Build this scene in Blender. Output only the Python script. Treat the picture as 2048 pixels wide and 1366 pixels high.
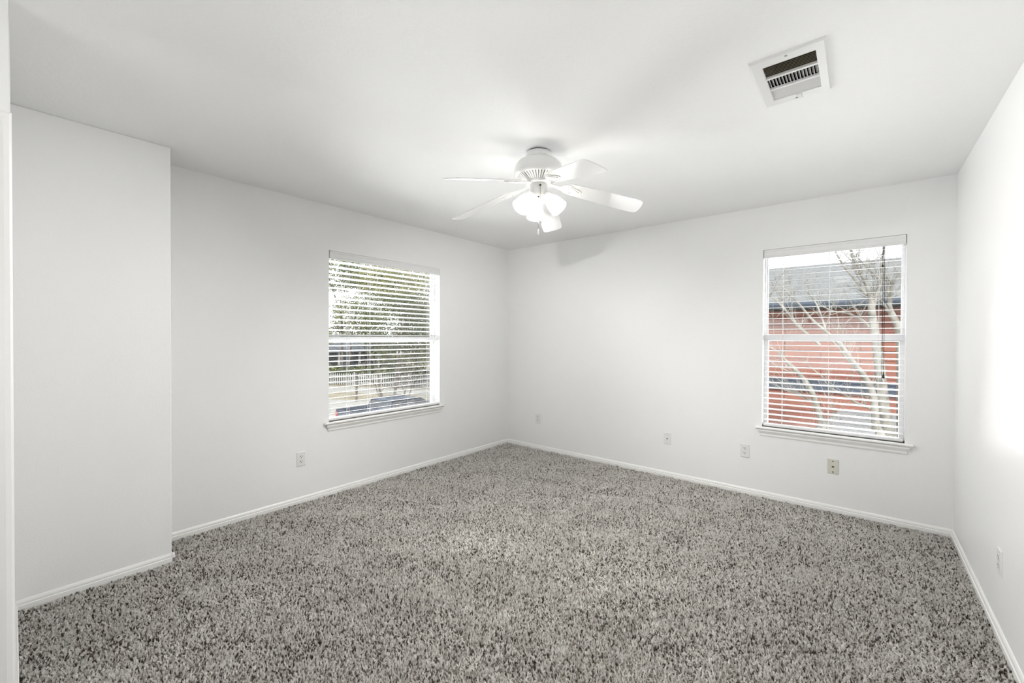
import bpy, bmesh, math, random
import numpy as np
from mathutils import Vector, Matrix
from math import sin, cos, pi, radians

for o in list(bpy.data.objects): bpy.data.objects.remove(o)
S = bpy.context.scene
COL = S.collection

# ------------------------------------------------------------------ camera
F_PX = 841.38; YAW = 0.6925; PITCH = -0.0089; ROLL = 0.0041
CAM = Vector((3.4551, -4.0787, 1.3299))
fw = Vector((-sin(YAW)*cos(PITCH), cos(YAW)*cos(PITCH), sin(PITCH)))
rt0 = Vector((cos(YAW), sin(YAW), 0)); up0 = rt0.cross(fw)
rt = rt0*cos(ROLL) + up0*sin(ROLL); up = -rt0*sin(ROLL) + up0*cos(ROLL)
cd = bpy.data.cameras.new('camera'); cam = bpy.data.objects.new('camera', cd); COL.objects.link(cam)
cd.sensor_width = 36; cd.lens = F_PX/2048*36; cd.clip_start = 0.01; cd.clip_end = 500
M = Matrix((rt, up, -fw)).transposed().to_4x4(); M.translation = CAM
cam.matrix_world = M
S.camera = cam

# ------------------------------------------------------------------ light
S.view_settings.view_transform = 'Standard'; S.view_settings.look = 'None'
S.view_settings.exposure = 0.21; S.view_settings.gamma = 1; S.view_settings.use_curve_mapping = False
W = bpy.data.worlds.new('sky'); S.world = W; W.use_nodes = True
wn = W.node_tree.nodes; wl = W.node_tree.links
bg = wn['Background']
tc = wn.new('ShaderNodeTexCoord'); sx = wn.new('ShaderNodeSeparateXYZ'); cr = wn.new('ShaderNodeValToRGB')
wl.new(tc.outputs['Generated'], sx.inputs[0]); wl.new(sx.outputs['Z'], cr.inputs[0]); wl.new(cr.outputs[0], bg.inputs[0])
cr.color_ramp.elements[0].position = 0.0; cr.color_ramp.elements[0].color = (1, 1, 1, 1)
cr.color_ramp.elements[1].position = 0.6; cr.color_ramp.elements[1].color = (0.84, 0.91, 1, 1)
bg.inputs[1].default_value = 1.7

def lamp(kind, name, loc, energy, color=(1, 1, 1), rot=None, **kw):
    d = bpy.data.lights.new(name, kind); d.energy = energy; d.color = color
    for k, v in kw.items(): setattr(d, k, v)
    o = bpy.data.objects.new(name, d); COL.objects.link(o); o.location = loc
    if rot is not None: o.rotation_euler = rot
    return o
def aim(o, d):
    o.rotation_euler = Vector(d).to_track_quat('-Z', 'Y').to_euler()
sun = lamp('SUN', 'sun', (10, -10, 20), 3.0, (1, .96, .9), angle=radians(1.5)); aim(sun, (-.45, .75, -.75))
# daylight entering at the two windows (the ground outside, sunlit, throws it upward)
SKY_R, SKY_L = 100, 104
day_r = lamp('AREA', 'daylight_back_window', (3.85, 1.5, 1.05), SKY_R, (1, 1, 1), shape='RECTANGLE', size=1.7, size_y=1.7, spread=radians(120)); aim(day_r, (-.55, -1, .2))
day_l = lamp('AREA', 'daylight_left_window', (-1.15, -1.6, 1.0), SKY_L, (1, 1, 1), shape='RECTANGLE', size=1.7, size_y=1.6, spread=radians(140)); aim(day_l, (1, -.2, .3))
BULB_W = 44
FILL_W = 22  # power of the added fill lamp in the hall

# ------------------------------------------------------------------ helpers
def put(o, label=None, cat=None, group=None, kind=None):
    if label: o['label'] = label
    if cat: o['category'] = cat
    if group: o['group'] = group
    if kind: o['kind'] = kind
    return o
def empty(name, loc=(0, 0, 0), rz=0, **kw):
    o = bpy.data.objects.new(name, None); COL.objects.link(o); o.location = loc; o.rotation_euler = (0, 0, rz)
    o.empty_display_size = .1
    return put(o, **kw)
class MB:
    def __init__(s): s.v = []; s.f = []; s.sm = []
    def add(s, vs, fs, smooth=False):
        n = len(s.v); s.v += [tuple(v) for v in vs]; s.f += [tuple(i+n for i in f) for f in fs]; s.sm += [smooth]*len(fs)
    def box(s, a, b, M=None):
        x0, y0, z0 = a; x1, y1, z1 = b
        vs = [Vector(q) for q in ((x0, y0, z0), (x1, y0, z0), (x1, y1, z0), (x0, y1, z0), (x0, y0, z1), (x1, y0, z1), (x1, y1, z1), (x0, y1, z1))]
        if M is not None: vs = [M @ v for v in vs]
        s.add(vs, [(0, 3, 2, 1), (4, 5, 6, 7), (0, 1, 5, 4), (1, 2, 6, 5), (2, 3, 7, 6), (3, 0, 4, 7)])
    def tube(s, pts, rad, n=8, caps=True, smooth=True):
        pts = [Vector(p) for p in pts]; m = len(pts)
        if not hasattr(rad, '__len__'): rad = [rad]*m
        vs = []; ref = None
        for i, p in enumerate(pts):
            t = (pts[min(i+1, m-1)]-pts[max(i-1, 0)]).normalized()
            if ref is None: ref = t.orthogonal().normalized()
            ref = (ref - t*ref.dot(t)).normalized(); b = t.cross(ref)
            for k in range(n):
                a = 2*pi*k/n; vs.append(p + (ref*cos(a)+b*sin(a))*rad[i])
        fs = [(i*n+k, i*n+(k+1) % n, (i+1)*n+(k+1) % n, (i+1)*n+k) for i in range(m-1) for k in range(n)]
        s.add(vs, fs, smooth)
        if caps:
            s.add(vs[:n], [tuple(range(n))[::-1]]); s.add(vs[-n:], [tuple(range(n))])
    def lathe(s, prof, n=48, M=None, smooth=True):
        m = len(prof); vs = [Vector((r*cos(2*pi*k/n), r*sin(2*pi*k/n), z)) for r, z in prof for k in range(n)]
        if M is not None: vs = [M @ v for v in vs]
        s.add(vs, [(i*n+k, i*n+(k+1) % n, (i+1)*n+(k+1) % n, (i+1)*n+k) for i in range(m-1) for k in range(n)], smooth)
    def extrude(s, prof, a, b, out, smooth=False):
        # prof: (distance out of the wall, height); swept from a to b
        a = Vector(a); b = Vector(b); out = Vector(out); n = len(prof)
        vs = [a+out*p+Vector((0, 0, h)) for p, h in prof] + [b+out*p+Vector((0, 0, h)) for p, h in prof]
        s.add(vs, [(i, (i+1) % n, n+(i+1) % n, n+i) for i in range(n)]+[tuple(range(n))[::-1], tuple(range(n, 2*n))])
    def build(s, name, mat, parent=None, fix=True, bevel=0, **kw):
        me = bpy.data.meshes.new(name); me.from_pydata(s.v, [], s.f)
        me.polygons.foreach_set('use_smooth', s.sm)
        if fix:
            bm = bmesh.new(); bm.from_mesh(me); bmesh.ops.recalc_face_normals(bm, faces=bm.faces); bm.to_mesh(me); bm.free()
        me.materials.append(mat); me.update()
        o = bpy.data.objects.new(name, me); COL.objects.link(o)
        if parent: o.parent = parent
        if bevel:
            md = o.modifiers.new('bevel', 'BEVEL'); md.width = bevel; md.segments = 2; md.limit_method = 'ANGLE'
        return put(o, **kw)
def copy_tree(o, parent=None):
    c = o.copy(); COL.objects.link(c)
    if parent: c.parent = parent
    for ch in list(o.children): copy_tree(ch, c)
    return c

# ------------------------------------------------------------------ materials
def mat(name, col, rough=.5, spec=.5, metal=0, bump=None, em=None, trans=0, noise=None):
    m = bpy.data.materials.new(name); m.use_nodes = True; N = m.node_tree.nodes; L = m.node_tree.links
    b = N['Principled BSDF']; b.inputs['Base Color'].default_value = (*col, 1); b.inputs['Roughness'].default_value = rough
    b.inputs['Specular IOR Level'].default_value = spec; b.inputs['Metallic'].default_value = metal
    tx = N.new('ShaderNodeTexCoord')
    if noise:   # (scale, second colour, contrast)
        n = N.new('ShaderNodeTexNoise'); n.inputs['Scale'].default_value = noise[0]; n.inputs['Detail'].default_value = 6
        r = N.new('ShaderNodeValToRGB'); r.color_ramp.elements[0].position = .5-noise[2]; r.color_ramp.elements[1].position = .5+noise[2]
        r.color_ramp.elements[0].color = (*col, 1); r.color_ramp.elements[1].color = (*noise[1], 1)
        L.new(tx.outputs['Object'], n.inputs[0]); L.new(n.outputs[0], r.inputs[0]); L.new(r.outputs[0], b.inputs['Base Color'])
    if bump:    # (scale, strength, distance)
        n = N.new('ShaderNodeTexNoise'); n.inputs['Scale'].default_value = bump[0]; n.inputs['Detail'].default_value = 3
        bp = N.new('ShaderNodeBump'); bp.inputs['Strength'].default_value = bump[1]; bp.inputs['Distance'].default_value = bump[2]
        L.new(tx.outputs['Object'], n.inputs[0]); L.new(n.outputs[0], bp.inputs['Height']); L.new(bp.outputs[0], b.inputs['Normal'])
    if em: b.inputs['Emission Color'].default_value = (*em[0], 1); b.inputs['Emission Strength'].default_value = em[1]
    return m
M_wall = mat('wall_paint', (.885, .885, .878), .42, .35, bump=(110, .35, .002))
M_ceil = mat('ceiling_paint', (.965, .966, .962), .6, .25, bump=(60, .5, .003))
M_trim = mat('trim_paint', (.90, .895, .875), .32, .4)
M_vinyl = mat('white_vinyl', (.82, .82, .83), .35, .4)
M_slat = mat('blind_slat', (.82, .82, .815), .38, .4)
M_cord = mat('cord', (.72, .71, .69), .8, .2)
M_dcord = mat('dark_cord', (.03, .03, .03), .7, .2)
M_white = mat('fan_white', (.80, .80, .79), .28, .5)
M_blade = mat('blade_white', (.84, .84, .83), .25, .5)
M_plate = mat('plate_white', (.80, .80, .785), .35, .4)
M_cream = mat('plate_cream', (.66, .65, .57), .4, .4)
M_dark = mat('dark_slot', (.03, .03, .028), .6, .2)
M_grout = mat('gap_dark', (.10, .098, .09), .8, .1)
M_metal = mat('screw_metal', (.35, .34, .32), .35, .5, .8)
M_chain = mat('chain_metal', (.30, .30, .29), .4, .5, .6)
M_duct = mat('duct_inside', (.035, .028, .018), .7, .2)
M_vent = mat('vent_enamel', (.80, .80, .79), .35, .4)
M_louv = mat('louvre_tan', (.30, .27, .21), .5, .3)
M_back = mat('carpet_backing', (.20, .18, .16), .95, .1)
# opal glass shade
def shade_mat():
    m = bpy.data.materials.new('frosted_glass'); m.use_nodes = True; N = m.node_tree.nodes; L = m.node_tree.links
    out = N['Material Output']; N.remove(N['Principled BSDF'])
    d = N.new('ShaderNodeBsdfDiffuse'); d.inputs[0].default_value = (.92, .92, .90, 1)
    t = N.new('ShaderNodeBsdfTranslucent'); t.inputs[0].default_value = (.95, .94, .91, 1)
    g = N.new('ShaderNodeBsdfGlossy'); g.inputs['Roughness'].default_value = .2
    a = N.new('ShaderNodeMixShader'); a.inputs[0].default_value = .55; b = N.new('ShaderNodeMixShader'); b.inputs[0].default_value = .06
    L.new(d.outputs[0], a.inputs[1]); L.new(t.outputs[0], a.inputs[2]); L.new(a.outputs[0], b.inputs[1]); L.new(g.outputs[0], b.inputs[2]); tr = N.new('ShaderNodeBsdfTransparent'); tr.inputs[0].default_value = (1, .99, .97, 1); c = N.new('ShaderNodeMixShader'); c.inputs[0].default_value = .10
    L.new(b.outputs[0], c.inputs[1]); L.new(tr.outputs[0], c.inputs[2]); L.new(c.outputs[0], out.inputs[0])
    return m
M_shade = shade_mat()
M_bulb = mat('bulb_glow', (1, 1, 1), .3, .3, em=((1, .97, .92), 3.0))
def glass_mat():
    m = bpy.data.materials.new('window_glass'); m.use_nodes = True; N = m.node_tree.nodes; L = m.node_tree.links
    out = N['Material Output']; N.remove(N['Principled BSDF'])
    t = N.new('ShaderNodeBsdfTransparent'); t.inputs[0].default_value = (.97, .98, .98, 1)
    g = N.new('ShaderNodeBsdfGlossy'); g.inputs['Roughness'].default_value = .02
    f = N.new('ShaderNodeFresnel'); f.inputs[0].default_value = 1.45
    a = N.new('ShaderNodeMixShader'); L.new(f.outputs[0], a.inputs[0]); L.new(t.outputs[0], a.inputs[1]); L.new(g.outputs[0], a.inputs[2]); L.new(a.outputs[0], out.inputs[0])
    return m
M_glass = glass_mat()

# ------------------------------------------------------------------ room shell
H = 2.44; RW = 3.945; BX = .319; BY = -3.4516
NA = Vector((BX, -4.057, 0)); NB = Vector((1.28, -4.0645, 0)); nd = (NB-NA).normalized(); nn = Vector((-nd.y, nd.x, 0))   # near wall line, nn points into the room
WT = .16
L0, L1, LZ0, LZ1 = -2.333, -1.12, .612, 2.062      # left window opening (y, z)
B0, B1, BZ0, BZ1 = 2.817, 3.700, .592, 2.075       # back window opening (x, z)
HY = -6.2
m = MB()
m.box((-WT, BY, -.3), (0, L0, H)); m.box((-WT, L1, -.3), (0, WT, H)); m.box((-WT, L0, -.3), (0, L1, LZ0)); m.box((-WT, L0, LZ1), (0, L1, H))
m.build('wall_left', M_wall, kind='structure')
m = MB()
m.box((0, 0, -.3), (B0, WT, H)); m.box((B1, 0, -.3), (RW+WT, WT, H)); m.box((B0, 0, -.3), (B1, WT, BZ0)); m.box((B0, 0, BZ1), (B1, WT, H))
m.build('wall_back', M_wall, kind='structure')
m = MB(); m.box((RW, HY, -.3), (RW+WT, 0, H)); m.build('wall_right', M_wall, kind='structure')
m = MB(); m.box((-WT, -4.35, -.3), (BX, BY, H)); m.build('wall_bumpout', M_wall, bevel=.004, kind='structure')
m = MB(); m.box((-WT, HY-.1, -.3), (RW+WT, WT, -.012)); m.build('floor', M_back, kind='structure')
# ceiling with the duct hole
VX0, VX1, VY0, VY1 = 3.135, 3.312, -2.098, -1.800
m = MB()
m.box((-WT, HY, H), (VX0-.008, WT, H+.15)); m.box((VX1+.008, HY, H), (RW+WT, WT, H+.15)); m.box((VX0-.008, HY, H), (VX1+.008, VY0-.008, H+.15)); m.box((VX0-.008, VY1+.008, H), (VX1+.008, WT, H+.15))
m.build('ceiling', M_ceil, kind='structure')
# near wall stub, then the entry wall with a closed door whose casing ends at the corner
def nearp(t, o, z): return NA+nd*t+nn*o+Vector((0, 0, z))
RM = Matrix(((nd.x, nn.x, 0, NA.x), (nd.y, nn.y, 0, NA.y), (0, 0, 1, 0), (0, 0, 0, 1)))
EX = 1.28; EY = -4.067; CY = -4.0610         # entry wall plane, its corner, outer edge of the casing
E0 = EX-BX
m = MB(); m.box((-.02, -.12, -.3), ((EX-.12-BX), 0, H), RM); m.build('wall_near', M_wall, kind='structure')
D1 = CY-.062; D0 = D1-.76; DZ = 2.003
m = MB()
m.box((EX-.12, D1, -.3), (EX, EY, H)); m.box((EX-.12, HY, -.3), (EX, D0, H)); m.box((EX-.12, D0, DZ), (EX, D1, H))
m.build('wall_entry', M_wall, kind='structure')
m = MB(); m.box((EX-.12, HY-.1, -.3), (RW+.1, HY, H)); m.build('wall_hall', M_wall, kind='structure')
door = empty('door_1', (EX, (D0+D1)/2, 0), 0, kind='structure')
hw = (D1-D0)/2
def dl(mb, name, mt, **kw):
    o = mb.build(name, mt, **kw); o.parent = door; return o
m = MB(); m.box((-.075, -hw+.02, 0), (-.040, hw-.02, DZ-.02))
for (x0, x1) in ((-hw+.12, -.05), (.05, hw-.12)):
    for (z0, z1) in ((.22, .85), (1.0, 1.55), (1.68, 1.9)):
        m.box((-.041, x0, z0), (-.036, x1, z1)); m.box((-.041, x0+.03, z0+.03), (-.033, x1-.03, z1-.03))
dl(m, 'door_panel', M_trim, bevel=.003)
m = MB(); m.box((-.12, -hw, 0), (-.0005, -hw+.018, DZ-.018)); m.box((-.12, hw-.018, 0), (-.0005, hw, DZ-.018)); m.box((-.12, -hw, DZ-.018), (-.0005, hw, DZ)); dl(m, 'door_jamb', M_trim)
m = MB()      # casing with a stepped colonial profile, mitred at the head
CP = [(0, 0), (.006, .0), (.008, .012), (.0105, .018), (.0105, .030), (.013, .036), (.016, .044), (.016, .056), (.012, .0615), (0, .062)]     # (out of the wall, away from the opening)
n_ = len(CP)
for sg in (-1, 1):
    vs = [(o_, sg*(hw+w_), -.012) for o_, w_ in CP]+[(o_, sg*(hw+w_), DZ+w_) for o_, w_ in CP]
    m.add(vs, [(k, (k+1) % n_, n_+(k+1) % n_, n_+k) for k in range(n_)]+[tuple(range(n_))])
vs = [(o_, -(hw+w_), DZ+w_) for o_, w_ in CP]+[(o_, (hw+w_), DZ+w_) for o_, w_ in CP]
m.add(vs, [(k, (k+1) % n_, n_+(k+1) % n_, n_+k) for k in range(n_)])
dl(m, 'door_casing', M_trim)

# baseboards
BP = [(0, -.012), (.013, -.012), (.013, .020), (.0085, .0235), (.0095, .027), (.0095, .033), (.007, .040), (.003, .0455), (0, .047)]
def base(name, segs):
    m = MB()
    for a, b, out in segs: m.extrude(BP, a, b, out)
    return m.build(name, M_trim, kind='structure')
base('baseboard_left', [((0, 0, 0), (0, BY, 0), (1, 0, 0)), ])
base('baseboard_back', [((0, 0, 0), (RW, 0, 0), (0, -1, 0))])
base('baseboard_right', [((RW, 0, 0), (RW, HY, 0), (-1, 0, 0))])
base('baseboard_bumpout', [((BX, BY+.013, 0), (BX, -4.057, 0), (1, 0, 0)), ((0, BY, 0), (BX+.013, BY, 0), (0, 1, 0))])
m = MB(); m.extrude(BP, nearp(0, 0, 0), nearp(E0-.002, 0, 0), nn)
m.build('baseboard_near', M_trim, kind='structure')

# ------------------------------------------------------------------ windows
# local frame: u along the wall, v out of the room (negative = into the room), z up
def window(name, T, u0, u1, z0, z1, meet, blindtag):
    """T maps (u, v, z) -> world"""
    root = empty(name, T @ Vector(((u0+u1)/2, 0, z0)), 0, kind='structure')
    Ti = Matrix.Translation(-root.location) @ T
    def part(mb, nm, mt, par=root, **kw):
        mb.v = [tuple(Ti @ Vector(v)) for v in mb.v]; return mb.build(nm, mt, par, **kw)
    m = MB()      # vinyl frame, its foot hidden behind the stool
    a, b = .085, .15; w = .010; zf = z0-.050
    m.box((u0-.02, a, z0+w-.05), (u0+w, b, z1-w)); m.box((u1-w, a, z0+w-.05), (u1+.02, b, z1-w)); m.box((u0-.02, a, zf-.02), (u1+.02, b, zf+.012)); m.box((u0-.02, a, z1-w), (u1+.02, b, z1+.02))
    part(m, 'window_frame', M_vinyl)
    for nm, c0, c1, va, vb, s in (('upper_sash', meet-.024, z1-w+.002, .119, .145, .012), ('lower_sash', zf+.012, meet+.028, .09, .117, .021)):
        m = MB(); tr_ = .045 if nm[0] == 'l' else s+.02; ua = u0+w-.002; ub = u1-w+.002
        m.box((ua, va, c0+.05), (ua+s, vb, c1-tr_)); m.box((ub-s, va, c0+.05), (ub, vb, c1-tr_)); m.box((ua, va, c0), (ub, vb, c0+.05)); m.box((ua, va, c1-tr_), (ub, vb, c1))
        sh = part(m, nm, M_vinyl, bevel=.002)
        m = MB(); vm = (va+vb)/2; m.box((ua+s-.004, vm-.002, c0+.046), (ub-s+.004, vm+.002, c1-tr_+.004)); part(m, 'pane', M_glass, sh)
    # stool: nosing with horns, rounded front edge
    m = MB(); h = .043
    m.box((u0, -.001, z0-.019), (u1, .09, z0))
    pr = [(0, -.019), (-.026, -.019), (-.033, -.0155), (-.036, -.0095), (-.033, -.0035), (-.026, 0), (0, 0)]
    vs = [(u0-h, p, z0+q) for p, q in pr]+[(u1+h, p, z0+q) for p, q in pr]; n = len(pr)
    m.add(vs, [(i, (i+1) % n, n+(i+1) % n, n+i) for i in range(n)]+[tuple(range(n))[::-1], tuple(range(n, 2*n))])
    part(m, 'window_stool', M_trim)
    # apron: crown-like moulding with mitred returns
    m = MB(); pr = [(0, -.078), (-.006, -.078), (-.009, -.070), (-.009, -.058), (-.016, -.046), (-.022, -.034), (-.022, -.026), (-.026, -.0195), (0, -.0195)]
    vs = []
    for sgn, u in ((-1, u0), (1, u1)):
        vs += [(u+sgn*(.004-p*1.05), p, z0+q) for p, q in pr]
    n = len(pr)
    m.add(vs, [(i, (i+1) % n, n+(i+1) % n, n+i) for i in range(n)]+[tuple(range(n))[::-1], tuple(range(n, 2*n))])
    part(m, 'apron', M_trim)
    return root

def blind(T, u0, u1, z0, z1, tilt, label, cords, tassel_mat, vproj, flip):
    root = empty('window_blind', T @ Vector(((u0+u1)/2, .04, z0)), 0, label=label, cat='blind') if 0 else empty('window_blind', T @ Vector(((u0+u1)/2, .04, z0)), 0)
    put(root, label, 'blind')
    Ti = Matrix.Translation(-root.location) @ T
    def part(mb, nm, mt, par=root, **kw):
        mb.v = [tuple(Ti @ Vector(v)) for v in mb.v]; return mb.build(nm, mt, par, **kw)
    g = .006
    m = MB(); m.box((u0+g+.004, .012, z1-.052), (u1-g-.004, .066, z1-.006)); part(m, 'headrail', M_vinyl)
    m = MB(); pr = [(0, -.070), (-.006, -.070), (-.010, -.064), (-.010, -.054), (-.007, -.050), (-.007, -.022), (-.010, -.018), (-.012, -.008), (-.010, -.003), (0, -.003)]
    vs = [(u0+g, p+vproj+.008, z1+q) for p, q in pr]+[(u1-g, p+vproj+.008, z1+q) for p, q in pr]; n = len(pr)
    m.add(vs, [(i, (i+1) % n, n+(i+1) % n, n+i) for i in range(n)]+[tuple(range(n))[::-1], tuple(range(n, 2*n))])
    m.box((u0+g, vproj+.008, z1-.068), (u0+g+.008, .06, z1-.003)); m.box((u1-g-.008, vproj+.008, z1-.068), (u1-g, .06, z1-.003))
    part(m, 'valance', M_slat)
    # slats
    zt, zb = z1-.085, z0+.058; n = int(round((zt-zb)/.0446)); sp = (zt-zb)/n
    ca, sa = cos(tilt), sin(tilt); C = .040
    m = MB()
    for i in range(n+1):
        z = zt-sp*i; k = 5; vs = []
        for uu in (u0+g, u1-g):
            for j in range(k):
                s = (j/(k-1)-.5)*.050; cr_ = .0013*(1-(2*s/.05)**2)
                for th in (.0011, -.0011):
                    a = s; b = cr_+th
                    vs.append((uu, C+a*ca-b*sa, z+a*sa+b*ca))
        nn_ = 2*k; fs = []
        for j in range(k-1):
            fs += [(2*j, 2*j+2, nn_+2*j+2, nn_+2*j), (2*j+1, nn_+2*j+1, nn_+2*j+3, 2*j+3)]
        fs += [(0, nn_, nn_+1, 1), (2*k-2, 2*k-1, nn_+2*k-1, nn_+2*k-2)]
        fs += [(2*j, 2*j+1, 2*j+3, 2*j+2) for j in range(k-1)]+[(nn_+2*j, nn_+2*j+2, nn_+2*j+3, nn_+2*j+1) for j in range(k-1)]
        m.add(vs, fs)
    part(m, 'slats', M_slat)
    m = MB(); m.box((u0+g, C-.025, z0+.001), (u1-g, C+.025, z0+.026)); part(m, 'bottom_rail', M_slat, bevel=.006)
    for u in cords:
        m = MB()
        for v in (C-.024, C+.024): m.box((u-.0009, v-.0006, z0+.03), (u+.0009, v+.0006, z1-.05))
        m.box((u-.0007, C-.0006, z0+.03), (u+.0007, C+.0006, z1-.05))
        for i in range(n+1): m.box((u-.0006, C-.024, zt-sp*i-.003), (u+.0006, C+.024, zt-sp*i-.002))
        part(m, 'ladder_cord', M_cord)
    return root, part

TL = Matrix(((0, -1, 0, 0), (1, 0, 0, 0), (0, 0, 1, 0), (0, 0, 0, 1)))     # u = world y, v = -x
TB = Matrix(((1, 0, 0, 0), (0, 1, 0, 0), (0, 0, 1, 0), (0, 0, 0, 1)))      # u = world x, v = +y
window('window_1', TL, L0, L1, LZ0, LZ1, 1.305, None)
window('window_2', TB, B0, B1, BZ0, BZ1, 1.335, None)
bl, _ = blind(TL, L0, L1, LZ0, LZ1, -.19, 'wide white slatted blind hanging in the left wall window, leafy trees behind', [-2.14, -1.93, -1.24], M_cord, -.004, 1)
br, partb = blind(TB, B0, B1, BZ0, BZ1, .115, 'white slatted blind hanging in the back wall window, red house behind, dark pull cords', [2.955, 3.262, 3.555], M_cord, -.002, 1)
# dark pull cords with tassels on the back window blind
for (u, zz) in ((3.583, 1.045), (3.574, 1.02)):
    m = MB(); m.tube([(u, .002, zz+.04), (u+.001, .004, 1.7), (u-.002, .006, BZ1-.065)], .0017, 5)
    c = partb(m, 'pull_cord', M_dcord)
    m = MB(); Mx = Matrix.Translation((u, .002, zz)); m.lathe([(0, .044), (.002, .043), (.004, .03), (.0075, .012), (.008, .004), (.006, 0), (0, 0)], 14, Mx); partb(m, 'tassel', M_dark if u > 3.58 else M_metal, c)
m = MB(); m.tube([(3.572, .0, 1.87), (3.5745, .003, 1.93), (3.574, .006, BZ1-.065)], .0018, 5); c = partb(m, 'tilt_cord', M_dcord)
m = MB(); m.lathe([(0, .02), (.004, .017), (.0065, .006), (.005, 0), (0, 0)], 12, Matrix.Translation((3.572, 0, 1.855))); partb(m, 'cord_knob', M_dark, c)

# ------------------------------------------------------------------ outlets and wall plates
def plate_root(T, label, cat, group=None):
    r = bpy.data.objects.new(cat.replace(' ', '_'), None); COL.objects.link(r); r.matrix_world = T; r.empty_display_size = .05
    return put(r, label, cat, group)
def on_back(x, z): return Matrix.Translation((x, 0, z)) @ Matrix.Rotation(pi/2, 4, 'X')        # local z -> -y
def on_left(y, z): return Matrix.Translation((0, y, z)) @ Matrix(((0, 0, 1, 0), (1, 0, 0, 0), (0, 1, 0, 0), (0, 0, 0, 1)))
def on_right(y, z): return Matrix.Translation((RW, y, z)) @ Matrix(((0, 0, -1, 0), (-1, 0, 0, 0), (0, 1, 0, 0), (0, 0, 0, 1)))
def cover(r, mt):
    m = MB(); w, h = .035, .057; t = .0055
    vs = [(-w, -h, 0), (w, -h, 0), (w, h, 0), (-w, h, 0), (-w, -h, t*.45), (w, -h, t*.45), (w, h, t*.45), (-w, h, t*.45), (-w+.004, -h+.004, t), (w-.004, -h+.004, t), (w-.004, h-.004, t), (-w+.004, h-.004, t)]
    m.add(vs, [(0, 3, 2, 1), (0, 1, 5, 4), (1, 2, 6, 5), (2, 3, 7, 6), (3, 0, 4, 7), (4, 5, 9, 8), (5, 6, 10, 9), (6, 7, 11, 10), (7, 4, 8, 11), (8, 9, 10, 11)])
    m.build('cover_plate', mt, r)
def screw(r, y, mt=None, rad=.0032):
    m = MB(); m.lathe([(0, .0068), (rad*.7, .0067), (rad, .0058), (rad, .005)], 12, Matrix.Translation((0, y, 0))); m.build('screw', mt or M_metal, r)
def outlet(T, label):
    r = plate_root(T, label, 'power outlet'); cover(r, M_plate)
    for y in (-.0195, .0195):
        m = MB(); n = 24
        ring = []
        for k in range(n):
            a = 2*pi*k/n; ring.append((max(-.0165, min(.0165, .0172*cos(a)*1.05)), y+max(-.0135, min(.0135, .0172*sin(a)))))
        m.add([(a, b, .005) for a, b in ring]+[(a, b, .0072) for a, b in ring], [(k, (k+1) % n, n+(k+1) % n, n+k) for k in range(n)]+[tuple(range(n, 2*n))])
        q = m.build('receptacle', M_plate, r)
        m = MB(); m.box((-.0084, y+.0000, .0068), (-.0048, y+.0090, .0075)); m.box((.0048, y+.0010, .0068), (.0080, y+.0084, .0075))
        m.lathe([(0, .0075), (.0032, .0075), (.0032, .0068)], 12, Matrix.Translation((0, y-.0068, 0))); m.build('slots', M_dark, q)
    screw(r, 0, M_plate, .0025)
    return r
outlet(on_left(-2.563, .349), 'white duplex outlet on the left wall, below and left of its window')
outlet(on_back(.482, .363), 'white duplex outlet on the back wall nearest the far corner')
outlet(on_back(2.692, .364), 'white duplex outlet on the back wall just left of the window')
outlet(on_right(-1.234, .334), 'white duplex outlet on the right wall, seen almost edge on')
r = plate_root(on_back(2.026, .364), 'white wall plate with one dark cable hole, midway along the back wall', 'wall plate'); cover(r, M_plate)
m = MB(); m.lathe([(.0085, .005), (.0085, .0075), (.007, .009), (.0050, .009)], 16); m.build('socket_ring', M_plate, r)
m = MB(); m.lathe([(0, .0094), (.0056, .0094), (.0056, .006)], 14); m.build('cable_hole', M_dark, r)
for y in (.0417, -.0417): screw(r, y, M_metal, .0032)
r = plate_root(on_back(3.297, .346), 'cream coloured wall plate with a phone jack and two dark screws, under the back window', 'wall plate'); cover(r, M_cream)
m = MB(); m.box((-.009, -.0095, .005), (.009, .0085, .0072)); m.build('jack', M_cream, r, bevel=.001)
m = MB(); m.box((-.0070, -.0065, .0068), (.0070, .0045, .0075)); m.build('jack_opening', M_grout, r)
for y in (.0417, -.0417): screw(r, y, M_dark, .0042)

# ------------------------------------------------------------------ ceiling vent
vx0, vx1, vy0, vy1 = 3.093, 3.347, -2.156, -1.746
vc = Vector(((vx0+vx1)/2, (vy0+vy1)/2, H))
vent = empty('ceiling_vent', vc); put(vent, 'white rectangular air register on the ceiling with three banks of louvres and a lever', 'air vent')
def vp(mb, nm, mt, par=vent, **kw):
    mb.v = [tuple(Vector(v)-vc) for v in mb.v]; return mb.build(nm, mt, par, **kw)
m = MB(); o = (vx0, vx1, vy0, vy1); i_ = (VX0, VX1, VY0, VY1)
def ring(mb, A, B, za, zb):
    vs = [(A[0], A[2], za), (A[1], A[2], za), (A[1], A[3], za), (A[0], A[3], za), (B[0], B[2], zb), (B[1], B[2], zb), (B[1], B[3], zb), (B[0], B[3], zb)]
    mb.add(vs, [(k, (k+1) % 4, 4+(k+1) % 4, 4+k) for k in range(4)])
ins = lambda A, d: (A[0]+d, A[1]-d, A[2]+d, A[3]-d)
ring(m, o, o, H, H-.003); ring(m, o, ins(o, .007), H-.003, H-.008); ring(m, ins(o, .007), ins(i_, -.002), H-.008, H-.008); ring(m, ins(i_, -.002), i_, H-.008, H-.006); ring(m, i_, i_, H-.006, H+.003)
b1, b2, b3, b4 = VY0+.094, VY0+.106, VY1-.106, VY1-.094
m.box((VX0, b1, H-.008), (VX1, b2, H+.002)); m.box((VX0, b3, H-.008), (VX1, b4, H+.002))
vp(m, 'frame', M_vent)
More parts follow.
